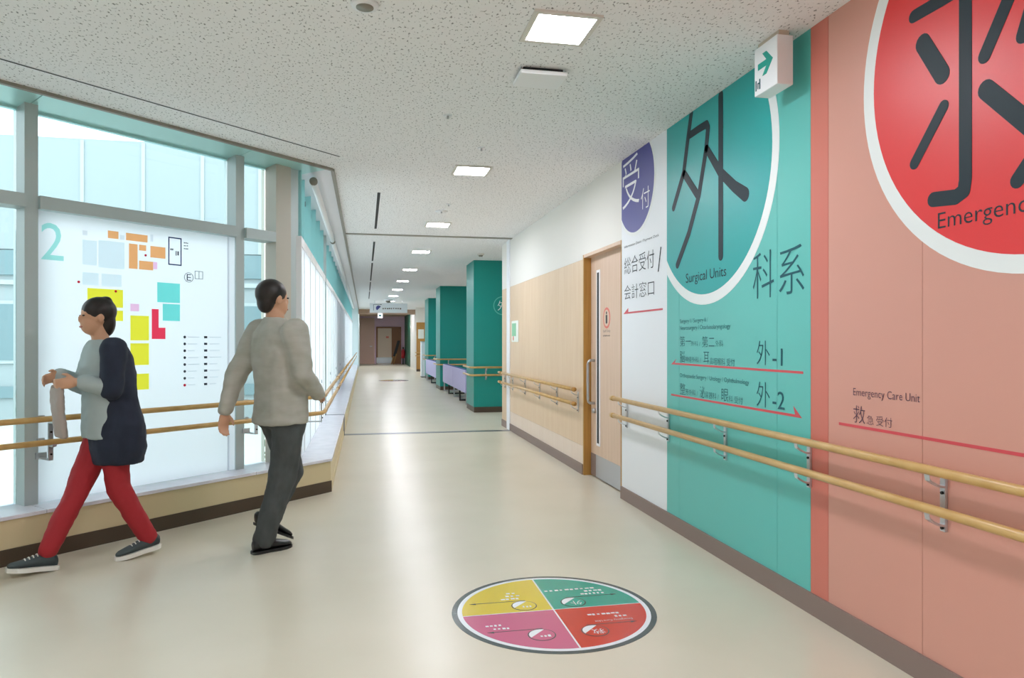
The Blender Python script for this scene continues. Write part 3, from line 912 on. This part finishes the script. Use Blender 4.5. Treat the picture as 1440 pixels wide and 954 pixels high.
def bench(y0, y1, n, label):
    x = 1.99
    e = thing('bench', (2.25, (y0 + y1) / 2, 0), label, 'bench', 'waiting benches beside the teal columns')
    L_ = (y1 - y0) / n
    for i in range(n):
        a, b = y0 + i * L_ + .01, y0 + (i + 1) * L_ - .01
        bk = MB().box(x, x + .03, a, b, .24, .70).build('back_panel', 'lavender', e, bevel=.008)
        MB().box(x + .031, x + .09, a, b, .26, .715).build('cushion', 'navy_fabric', bk, bevel=.015)
        MB().box(x + .09, x + .52, a, b, .36, .44).build('seat', 'navy_fabric', e, bevel=.02)
    k = 2 * n
    for i in range(k + 1):
        yl = y0 + .06 + (y1 - y0 - .12) * i / k
        lg = MB().box(x + .02, x + .05, yl - .015, yl + .015, 0, .36)
        lg.box(x + .02, x + .5, yl - .02, yl + .02, 0.0, .03)
        lg.box(x + .28, x + .31, yl - .015, yl + .015, .03, .36)
        lg.build('leg', 'dark_steel' if i % 2 else 'steel', e)
bench(14.35, 18.6, 2, 'near lavender-backed waiting bench between the teal columns')
bench(20.45, 23.9, 1, 'far lavender-backed waiting bench beyond the middle column')

e = thing('cabinet', (2.2, 26.05, 0), 'white floor-standing cabinet in front of the oak wall panel', 'cabinet')
MB().box(1.99, 2.45, 25.82, 26.3, .03, 1.27).build('body', 'white_paint', e, bevel=.01)
MB().box(2.0, 2.44, 25.83, 26.29, 0, .03).build('plinth', 'slot_dark', e)
MB().box(1.985, 2.455, 25.81, 26.31, 1.27, 1.30).build('top', 'aluminium', e)

wf_ = struct(thing('wall_far_right', (3, 31, 0)))
MB().box(2.16, 9.2, 31.0, 31.2, 0, H).build('wall_core', 'white_wall', wf_)
MB().box(2.18, 2.6, 30.985, 31, .1, 2.12).build('panel', 'oak', wf_)
MB().box(2.6, 3.3, 30.985, 31, .1, 2.12).build('panel', 'oak', wf_)
MB().box(2.18, 3.3, 30.98, 31, 0, .1).build('skirting', 'brown_base', wf_)
struct(MB().box(2.29, 2.5, 31.2, 37.0, 0, H).build('wall_side_far', 'white_wall'))
struct(MB().box(2.27, 2.5, 37.0, 42.0, 0, H).build('wall_side_end', 'green_dark'))
e = tag(MB().box(2.25, 2.5, 30.965, 30.985, 1.42, 1.82).build('notice', 'paper'), 'pale notice sheet pinned to the oak wall panel', 'notice')
hf = thing('handrail', (2.6, 30.9, .56), 'short double handrail across the oak wall panel', 'handrail')
for z in (UP, LO):
    MB().tube([(2.12, 30.92, z), (3.2, 30.92, z)], .018, 10).build('rail', 'rail_wood', hf, True)
MB().box(2.5, 2.54, 30.92, 30.985, .56, .8).build('bracket', 'bracket_metal', hf)

struct(MB().box(-.63, 2.5, 42.0, 42.2, 0, H).build('wall_end', 'pink_wall'))
d2 = struct(thing('door_2', (.1, 41.98, 0)))
MB().box(-.28, .55, 41.95, 42, 0, 2.65).build('surround', 'mauve_door', d2)
MB().box(-.2, .45, 41.935, 41.952, .01, 2.05).build('door_leaf', 'mauve_door', d2)
MB().box(.28, .42, 41.88, 41.935, 1.0, 1.05).build('handle', 'steel', d2)
d3 = struct(thing('door_3', (1.35, 41.98, 0)))
for x0, x1, z0, z1 in ((.643, .73, 0, 2.15), (1.98, 2.065, 0, 2.15), (.73, 1.98, 2.07, 2.15)):
    MB().box(x0, x1, 41.93, 42, z0, z1).build('door_frame', 'walnut', d3)
MB().box(.73, 1.52, 41.95, 41.98, .01, 2.07).build('door_leaf', 'beige_door', d3)
MB().box(1.52, 1.98, 41.96, 41.99, .01, 2.07).build('side_panel', 'walnut', d3)
MB().box(.66, 1.55, 41.925, 41.949, .03, .38).build('kick_plate', 'kick_steel', d3)
MB().box(1.2, 1.36, 41.94, 41.949, 1.5, 1.6).build('sticker', 'sticker_red', d3)
e = thing('easel_board', (1.7, 41.2, 0), 'dark slanted board leaning beside the end doors', 'board stand')
def EB(a, b, c): return (1.45 + a + c * .28, 41.4 - b, c)
MB().fbox(EB, 0, .16, .0, .03, .45, 1.35).build('board', 'slot_dark', e)
MB().fbox(EB, .0, .05, .0, .03, 0, .45).build('leg', 'oak', e)
MB().fbox(EB, .12, .17, .25, .28, 0, .6).build('leg', 'oak', e)
e = thing('fire_extinguisher', (2.14, 41.2, 0), 'red fire extinguisher on a stand by the end wall', 'extinguisher')
MB().tube([(2.14, 41.2, .35), (2.14, 41.2, .40), (2.14, 41.2, .75), (2.14, 41.2, .83), (2.14, 41.2, .88)], [.09, .1, .1, .06, .03], 14).build('cylinder', 'extinguisher_red', e, True)
MB().box(2.10, 2.20, 41.17, 41.23, .88, .98).build('valve', 'slot_dark', e)
MB().box(2.10, 2.18, 41.16, 41.24, 0, .35).build('stand', 'dark_steel', e)
MB().tube([(2.17, 41.14, .92), (2.25, 41.12, .8), (2.25, 41.12, .5)], .013, 8).build('hose', 'slot_dark', e)

e = thing('hanging_sign', (.84, 26, 2.32), 'white hanging sign with blue circle across the far corridor', 'sign')
MB().box(.175, 1.5, 25.98, 26.02, 2.32, 2.66).build('board', 'sign_white', e)
for xx in (.35, 1.32):
    MB().tube([(xx, 26, 2.66), (xx, 26, H)], .008, 8).build('rod', 'steel', e)
def HS(a, b, c): return (a, 25.98 - c, b)
MB().fprism(HS, [p for p in circle(.48, 2.49, .09, 48) if (p[1] - 2.49) - (p[0] - .48) > -.045], 0, .003).build('emblem', 'print_blue', e)
mb = MB().fbox(HS, .30, .312, 2.40, 2.62, 0, .003)
mb.fbox(HS, .30, .56, 2.608, 2.62, 0, .003)
mb.fprism(HS, [(.56, 2.595), (.60, 2.614), (.56, 2.633)], 0, .003)
mb.build('arrow', 'print_ink', e)
marks(HS, .62, 1.30, 2.445, 2.505, .003, 'taupe_base', e, 9)
e = thing('exit_sign', (.62, 30, 2.25), 'tiny white exit sign box below the far ceiling', 'sign')
MB().box(.52, .72, 29.95, 30.05, 2.26, 2.46).build('box', 'sign_white', e, bevel=.005)
MB().box(.60, .64, 29.98, 30.02, 2.46, H).build('stem', 'aluminium', e)
MB().box(.57, .67, 29.945, 29.95, 2.33, 2.40).build('symbol', 'print_slate', e)

# ------------------------------------------------------------------ outside
struct(MB().prism([(-40, -12), (-6.6, -12), (-6.6, .81), (-.66, 6.5), (-.66, 45), (-40, 45)], -.4, -.15).build('ground_outside', 'outside_ground'))
e = thing('office_building', (-11, 14.3, -.15), 'pale panelled building seen through the window glass', 'building')
MB().box(-26, -1.6, 14, 20, -.15, 4.9).build('wall', 'facade_white', e)
x = -25.9
while x < -1.7:
    MB().box(x, x + 1.0 - .001, 13.96, 14, 2.9, 4.86).build('panel', 'facade_white', e)
    MB().box(x + .98 - .02, x + 1.02, 13.94, 13.96, 2.9, 4.86).build('seam_cover', 'facade_line', e)
    x += 1.0
MB().box(-26, -1.6, 13.95, 14, 2.45, 2.88).build('floor_band', 'facade_band', e)
MB().box(-26, -1.6, 13.93, 14, 2.28, 2.36).build('floor_band', 'facade_line', e)
MB().box(-26, -1.6, 13.95, 14, .3, .5).build('floor_band', 'facade_band', e)
for i in range(8):
    x0 = -24 + i * 2.9
    w_ = MB().box(x0, x0 + 1.9, 13.96, 14, .9, 2.0).build('window', 'facade_line', e)
    MB().box(x0 + .06, x0 + 1.84, 13.95, 13.962, .96, 1.94).build('pane', 'facade_band', w_)
def shrub(cx, cy, h, rad, n, label):
    e = thing('shrub', (cx, cy, -.15), label, 'shrub')
    st_, lf = MB(), MB()
    for i in range(9):
        a = random.uniform(0, 2 * PI)
        tip = Vector((cx + math.cos(a) * rad * .7, cy + math.sin(a) * rad * .7, h * random.uniform(.7, 1)))
        st_.tube([(cx, cy, -.15), (cx + (tip.x - cx) * .3, cy + (tip.y - cy) * .3, h * .4), tip], [.012, .009, .004], 5)
    for i in range(n):
        a, q = random.uniform(0, 2 * PI), rad * math.sqrt(random.random())
        c = Vector((cx + math.cos(a) * q, cy + math.sin(a) * q, random.uniform(.05, 1) * h))
        d = Vector((random.uniform(-1, 1), random.uniform(-1, 1), random.uniform(-.3, .8))).normalized()
        s = d.cross(Vector((random.uniform(-1, 1), random.uniform(-1, 1), 1))).normalized()
        l, w_ = random.uniform(.06, .11), random.uniform(.018, .03)
        nn = d.cross(s) * .008
        lf.add([c - d * l * .5, c + s * w_ + nn, c + d * l * .5, c - s * w_ + nn], [(0, 1, 2, 3)])
    st_.build('stems', 'twig', e)
    tag(lf.build('foliage', 'leaf', e), kind='stuff')
p = AW(-3.0, 1.25, 0); shrub(p[0], p[1], 1.0, .55, 700, 'leafy shrub outside the leftmost window')
p = AW(-.62, 1.3, 0); shrub(p[0], p[1], .75, .5, 600, 'low leafy shrub outside the narrow window by the corner')

# ------------------------------------------------------------------ people
def V(*a): return Vector(a)
def limb(mb, pts, rs, n=14):
    for p, r in zip(pts, rs):
        mb.ball(p, r, n=n, m=8)
    for i in range(len(pts) - 1):
        mb.tube([pts[i], pts[i + 1]], [rs[i], rs[i + 1]], n)
def ell(c, right, fwd, rw, rd, n=24, p=2.3):
    out = []
    for i in range(n):
        t = 2 * PI * i / n
        ct, s_ = math.cos(t), math.sin(t)
        u = math.copysign(abs(ct) ** (2 / p), ct)
        w_ = math.copysign(abs(s_) ** (2 / p), s_)
        out.append(Vector(c) + right * (u * rw) + fwd * (w_ * rd))
    return out
def hand(mb, wrist, tip_dir, palm_n, side, size=1.0, curl=.5):
    """palm with four fingers and a thumb; side = direction of the thumb"""
    d = Vector(tip_dir).normalized()
    s = Vector(side)
    s = (s - d * s.dot(d)).normalized()
    nrm = d.cross(s).normalized()
    if nrm.dot(Vector(palm_n)) < 0: nrm = -nrm
    w = Vector(wrist)
    pc = w + d * .045 * size
    R = Matrix((s, nrm, d)).transposed()
    mb.ball(pc, .037 * size, .016 * size, .05 * size, rot=R)
    for k, L_ in enumerate((.066, .074, .069, .054)):
        b = w + d * .082 * size + s * (.027 - .018 * k) * size
        m1 = b + (d * (1 - curl * .3) + nrm * curl * .6).normalized() * L_ * .5 * size
        m2 = m1 + (d * (1 - curl) + nrm * curl * 1.2).normalized() * L_ * .5 * size
        limb(mb, [b - d * .02, b, m1, m2], [.0095 * size, .009 * size, .0082 * size, .007 * size], 8)
    t0 = w + d * .025 * size + s * .028 * size
    t1 = t0 + (d * .7 + s * .7 + nrm * .2).normalized() * .035 * size
    t2 = t1 + (d * .95 + s * .15 + nrm * .35).normalized() * .03 * size
    limb(mb, [t0, t1, t2], [.012 * size, .010 * size, .008 * size], 8)
def head(mb, c, fwd, right, k=1.0):
    up = V(0, 0, 1)
    R = Matrix((right, fwd, up)).transposed()
    mb.ball(c + up * .022 * k - fwd * .012 * k, .075 * k, .094 * k, .09 * k, 18, 12, R)
    mb.ball(c - up * .045 * k + fwd * .022 * k, .058 * k, .066 * k, .07 * k, 16, 10, R)
    mb.ball(c - up * .014 * k + fwd * .086 * k, .011 * k, .016 * k, .026 * k, 10, 8, R)       # nose
    for s in (-1, 1):
        mb.ball(c - up * .005 * k + right * s * .076 * k - fwd * .008 * k, .010 * k, .020 * k, .032 * k, 10, 8, R)
def face(par, c, fwd, right, k=1.0):
    up = V(0, 0, 1)
    for s in (-1, 1):
        MB().ball(c + fwd * .077 * k + right * s * .031 * k + up * .008 * k, .008 * k, .006 * k, .005 * k).build('eye', 'eye_dark', par, True)
    R = Matrix((right, fwd, up)).transposed()
    MB().ball(c + fwd * .083 * k - up * .062 * k, .022 * k, .008 * k, .007 * k, rot=R).build('mouth', 'lip', par, True)
def foot_shape(mb, heel, toe, zh, zt, w=.042, hgt=.07, z_add=0):
    """shoe upper from heel to toe, soles at height zh / zt"""
    h0, t0 = Vector(heel), Vector(toe)
    d = (t0 - h0).normalized()
    s = V(-d.y, d.x, 0)
    L_ = (t0 - h0).length
    prof = [(0.0, .55, .75), (.08, .85, 1.0), (.25, .85, 1.05), (.42, .92, .92), (.6, 1.08, .68), (.78, 1.1, .52), (.92, .85, .42), (1.0, .45, .30)]
    rings = []
    for u, ww, hh in prof:
        c = h0 + d * L_ * u
        z = zh + (zt - zh) * u + z_add
        ring = []
        for i in range(14):
            t = 2 * PI * i / 14
            ring.append(c + s * (math.cos(t) * w * ww) + V(0, 0, z + hgt * hh * (.5 + .5 * math.sin(t)) ** .8))
        rings.append(ring)
    mb.rings(rings)
def sole(heel, toe, zh, zt, par, m, w=.041, th=.02):
    h0, t0 = Vector(heel), Vector(toe)
    d = (t0 - h0).normalized()
    s = V(-d.y, d.x, 0)
    L_ = (t0 - h0).length
    prof = [(-.02, .45), (.03, .75), (.12, .9), (.4, .88), (.65, 1.12), (.82, 1.08), (.95, .75), (1.02, .4)]
    L1 = [h0 + d * L_ * u + s * w * k + V(0, 0, zh + (zt - zh) * u) for u, k in prof]
    L2 = [h0 + d * L_ * u - s * w * k + V(0, 0, zh + (zt - zh) * u) for u, k in prof]
    lo = L1 + L2[::-1]
    n = len(lo)
    mb = MB()
    mb.add(lo + [p + V(0, 0, th) for p in lo], [tuple(range(n))[::-1], tuple(range(n, 2 * n))] + [(i, (i + 1) % n, n + (i + 1) % n, n + i) for i in range(n)])
    return mb.build('sole', m, par)

# man walking away to the right
F, Rr = V(.8, .6, 0), V(.6, -.8, 0)
U = V(0, 0, 1)
man = thing('person', (-.56, 4.6, 0), 'man in loose grey shirt and dark trousers walking away', 'person')
hipR, kneeR, ankR = V(-.452, 4.575, .83), V(-.495, 4.575, .45), V(-.60, 4.565, .095)
hipL, kneeL, ankL = V(-.55, 4.70, .83), V(-.455, 4.77, .45), V(-.585, 4.70, .20)
shR, elR, wrR = V(-.415, 4.50, 1.345), V(-.365, 4.475, 1.085), V(-.285, 4.625, .96)
shL, elL, wrL = V(-.655, 4.785, 1.345), V(-.785, 4.745, 1.085), V(-.848, 4.70, .845)
hc = V(-.552, 4.645, 1.545)
b = MB()
torso = [(V(-.505, 4.64, .80), .155, .11), (V(-.505, 4.64, .92), .16, .11), (V(-.515, 4.64, 1.05), .145, .10), (V(-.53, 4.64, 1.22), .165, .115), (V(-.535, 4.643, 1.34), .165, .095), (V(-.54, 4.643, 1.40), .085, .07)]
b.rings([ell(c, Rr, F, w_, d_) for c, w_, d_ in torso])
limb(b, [V(-.54, 4.643, 1.36), V(-.548, 4.645, 1.46)], [.06, .054])
head(b, hc, F, Rr)
limb(b, [hipR, kneeR, ankR], [.085, .058, .04])
limb(b, [hipL, kneeL, ankL], [.085, .058, .04])
limb(b, [shR, elR, wrR], [.06, .043, .029])
limb(b, [shL, elL, wrL], [.06, .043, .029])
hand(b, wrL, (-.12, -.05, -1), (.8, .6, 0), (.8, .6, 0), 1.0, .45)
hand(b, wrR, (.3, .9, -.25), (-.6, .3, -.6), (-.3, .2, .9), 1.0, .7)
hrt, hrb = V(-.662, 4.527, 0), V(-.455, 4.655, 0)
body = soft(b, 'body', 'skin', man, .0065, 5)
face(body, hc, F, Rr)
b = MB()
Rm = Matrix((Rr, F, U)).transposed()
b.ball(hc + U * .034 - F * .022, .084, .098, .092, 20, 14, Rm)
b.ball(hc - U * .02 - F * .058, .066, .048, .07, 16, 12, Rm)
soft(b, 'hair', 'hair', man, .008, 3)
b = MB()
tor2 = [(V(-.51, 4.635, .775), .20, .150), (V(-.508, 4.637, .86), .192, .145), (V(-.515, 4.64, 1.0), .178, .132), (V(-.53, 4.64, 1.2), .19, .138), (V(-.535, 4.643, 1.33), .175, .115), (V(-.54, 4.643, 1.405), .085, .08), (V(-.543, 4.644, 1.435), .066, .066)]
b.rings([ell(c, Rr, F, w_, d_) for c, w_, d_ in tor2])
limb(b, [shR, elR, wrR], [.083, .064, .047])
limb(b, [shL, elL, wrL + V(.004, .004, .02)], [.083, .064, .047])
soft(b, 'shirt', 'shirt_grey', man, .011, 5, .012)
b = MB()
b.rings([ell(c, Rr, F, w_, d_) for c, w_, d_ in [(V(-.505, 4.64, .76), .175, .125), (V(-.505, 4.64, .85), .172, .12), (V(-.508, 4.64, .95), .165, .115)]])
limb(b, [hipR - U * .03, kneeR, ankR + V(0, 0, -.01)], [.104, .080, .066])
limb(b, [hipL - U * .03, kneeL, ankL + V(0, 0, -.005)], [.102, .078, .064])
soft(b, 'trousers', 'trousers_grey', man, .011, 4, .009, 11)
b = MB()
foot_shape(b, hrt, hrb, .012, .012, .043, .085)
sh = soft(b, 'shoe', 'shoe_black', man, .007, 3)
sole(hrt, hrb, .0, .0, sh, 'shoe_black', th=.018)
b = MB()
lh, lt = V(-.665, 4.655, 0), V(-.46, 4.78, 0)
foot_shape(b, lh, lt, .155, .03, .043, .085)
sh = soft(b, 'shoe', 'shoe_black', man, .007, 3)
sole(lh, lt, .142, .016, sh, 'shoe_black', th=.018)

# woman striding to the left
F, Rr = V(-.82, -.572, 0), V(-.572, .82, 0)
wom = thing('person', (-1.5, 4.5, 0), 'woman in navy coat and red trousers striding left past the map', 'person')
hipL, kneeL, ankL = V(-1.435, 4.535, .77), V(-1.415, 4.575, .42), V(-1.275, 4.662, .10)
hipR, kneeR, ankR = V(-1.525, 4.655, .77), V(-1.625, 4.555, .42), V(-1.735, 4.435, .105)
shL, elL, wrL = V(-1.425, 4.485, 1.235), V(-1.42, 4.45, 1.01), V(-1.575, 4.41, 1.055)
shR, elR, wrR = V(-1.60, 4.735, 1.235), V(-1.645, 4.70, 1.02), V(-1.715, 4.545, 1.085)
hc = V(-1.545, 4.595, 1.425)
b = MB()
torso = [(V(-1.48, 4.60, .74), .15, .105), (V(-1.482, 4.60, .84), .155, .11), (V(-1.49, 4.603, .98), .12, .09), (V(-1.50, 4.606, 1.12), .138, .105), (V(-1.51, 4.61, 1.22), .138, .085), (V(-1.515, 4.61, 1.28), .07, .06)]
b.rings([ell(c, Rr, F, w_, d_) for c, w_, d_ in torso])
limb(b, [V(-1.515, 4.61, 1.24), V(-1.53, 4.602, 1.35)], [.05, .045])
head(b, hc, F, Rr, .93)
limb(b, [hipL + V(-.008, .012, 0), kneeL, ankL], [.07, .05, .036])
limb(b, [hipR + V(.008, -.012, 0), kneeR, ankR], [.07, .05, .036])
limb(b, [shL, elL, wrL], [.05, .037, .025])
limb(b, [shR, elR, wrR], [.05, .037, .025])
hand(b, wrL, (-.9, -.2, -.1), (0, .5, .5), (0, 0, 1), .92, .6)
hand(b, wrR, (-.6, -.75, -.2), (.3, -.2, -.6), (.2, -.2, 1), .92, .6)
body = soft(b, 'body', 'skin', wom, .0065, 5)
face(body, hc, F, Rr, .93)
b = MB()
Rm = Matrix((Rr, F, U)).transposed()
b.ball(hc + U * .036 - F * .020, .080, .094, .085, 20, 14, Rm)
b.ball(hc - U * .03 - F * .060, .066, .045, .085, 16, 12, Rm)
b.ball(hc + U * .09 - F * .055, .034, .036, .036, 14, 10, Rm)
soft(b, 'hair', 'hair', wom, .008, 3)
b = MB()
b.rings([ell(c, Rr, F, w_, d_) for c, w_, d_ in [(V(-1.485, 4.598, .72), .165, .125), (V(-1.487, 4.598, .85), .162, .122), (V(-1.495, 4.60, 1.0), .14, .112), (V(-1.508, 4.604, 1.14), .152, .122), (V(-1.515, 4.607, 1.22), .142, .098), (V(-1.52, 4.607, 1.29), .066, .064)]])
limb(b, [elL, wrL - V(-.03, -.01, 0)], [.055, .045])
limb(b, [shR, elR, wrR], [.062, .056, .045])
soft(b, 'top', 'top_grey', wom, .011, 4, .007, 11)
b = MB()
ct = [(.565, .165, .150), (.66, .205, .172), (.80, .205, .168), (.95, .165, .135), (1.1, .172, .125), (1.20, .172, .105), (1.265, .12, .08)]
b.rings([ell(V(-1.455 - .035 * (z - .56) / .7, 4.605 + .012 * (z - .56) / .7, z) - F * .025, Rr, F, w_, d_ * .88) for z, w_, d_ in ct])
limb(b, [shL + V(.01, 0, 0), elL + V(.005, 0, 0)], [.072, .062])
soft(b, 'coat', 'coat_navy', wom, .011, 4, .009)
b = MB()
b.rings([ell(c, Rr, F, w_, d_) for c, w_, d_ in [(V(-1.48, 4.60, .68), .14, .10), (V(-1.48, 4.60, .80), .13, .09)]])
limb(b, [hipL + V(-.008, .012, 0), kneeL, ankL + V(-.004, -.004, .01)], [.086, .066, .052])
limb(b, [hipR + V(.008, -.012, 0), kneeR, ankR + V(0, 0, .01)], [.086, .066, .052])
soft(b, 'trousers', 'trousers_red', wom, .010, 4, .007, 12)
for h_, t_, zh, zt in ((V(-1.225, 4.694, 0), V(-1.425, 4.556, 0), .03, 0.0), (V(-1.695, 4.462, 0), V(-1.89, 4.325, 0), 0.0, .035)):
    b = MB()
    foot_shape(b, h_, t_, zh + .018, zt + .018, .04, .075)
    sh = soft(b, 'shoe', 'sneaker_grey', wom, .007, 3)
    sole(h_, t_, zh, zt, sh, 'sole_white', .043, .024)
    d = (t_ - h_).normalized()
    s = V(-d.y, d.x, 0)
    for i in range(4):
        u = .42 + .08 * i
        c = h_ + d * (.24 * u) + V(0, 0, zh + (zt - zh) * u + .018 + .075 * (.92 - (u - .42) * 1.3) + .002)
        MB().tube([c - s * .022 - U * .006, c + U * .002, c + s * .022 - U * .006], .0035, 6).build('lace', 'sole_white', sh)
hb = thing('folded_jacket', (-1.66, 4.47, .74), 'beige grey jacket hanging over the forearms of the woman in red trousers', 'jacket')
b = MB()
c0 = V(-1.690, 4.445, 0)
fw, sd = V(-.82, -.572, 0), V(-.572, .82, 0)
rr = []
for z, w_, d_, o in ((.74, .075, .022, -.02), (.82, .085, .026, -.01), (.92, .08, .028, 0), (1.01, .075, .030, .0), (1.04, .07, .022, 0)):
    rr.append(ell(c0 + fw * o + U * z, sd, fw, w_, d_, 20))
b.rings(rr)
soft(b, 'cloth', 'cloth_beige', hb, .009, 4, .010, 14)
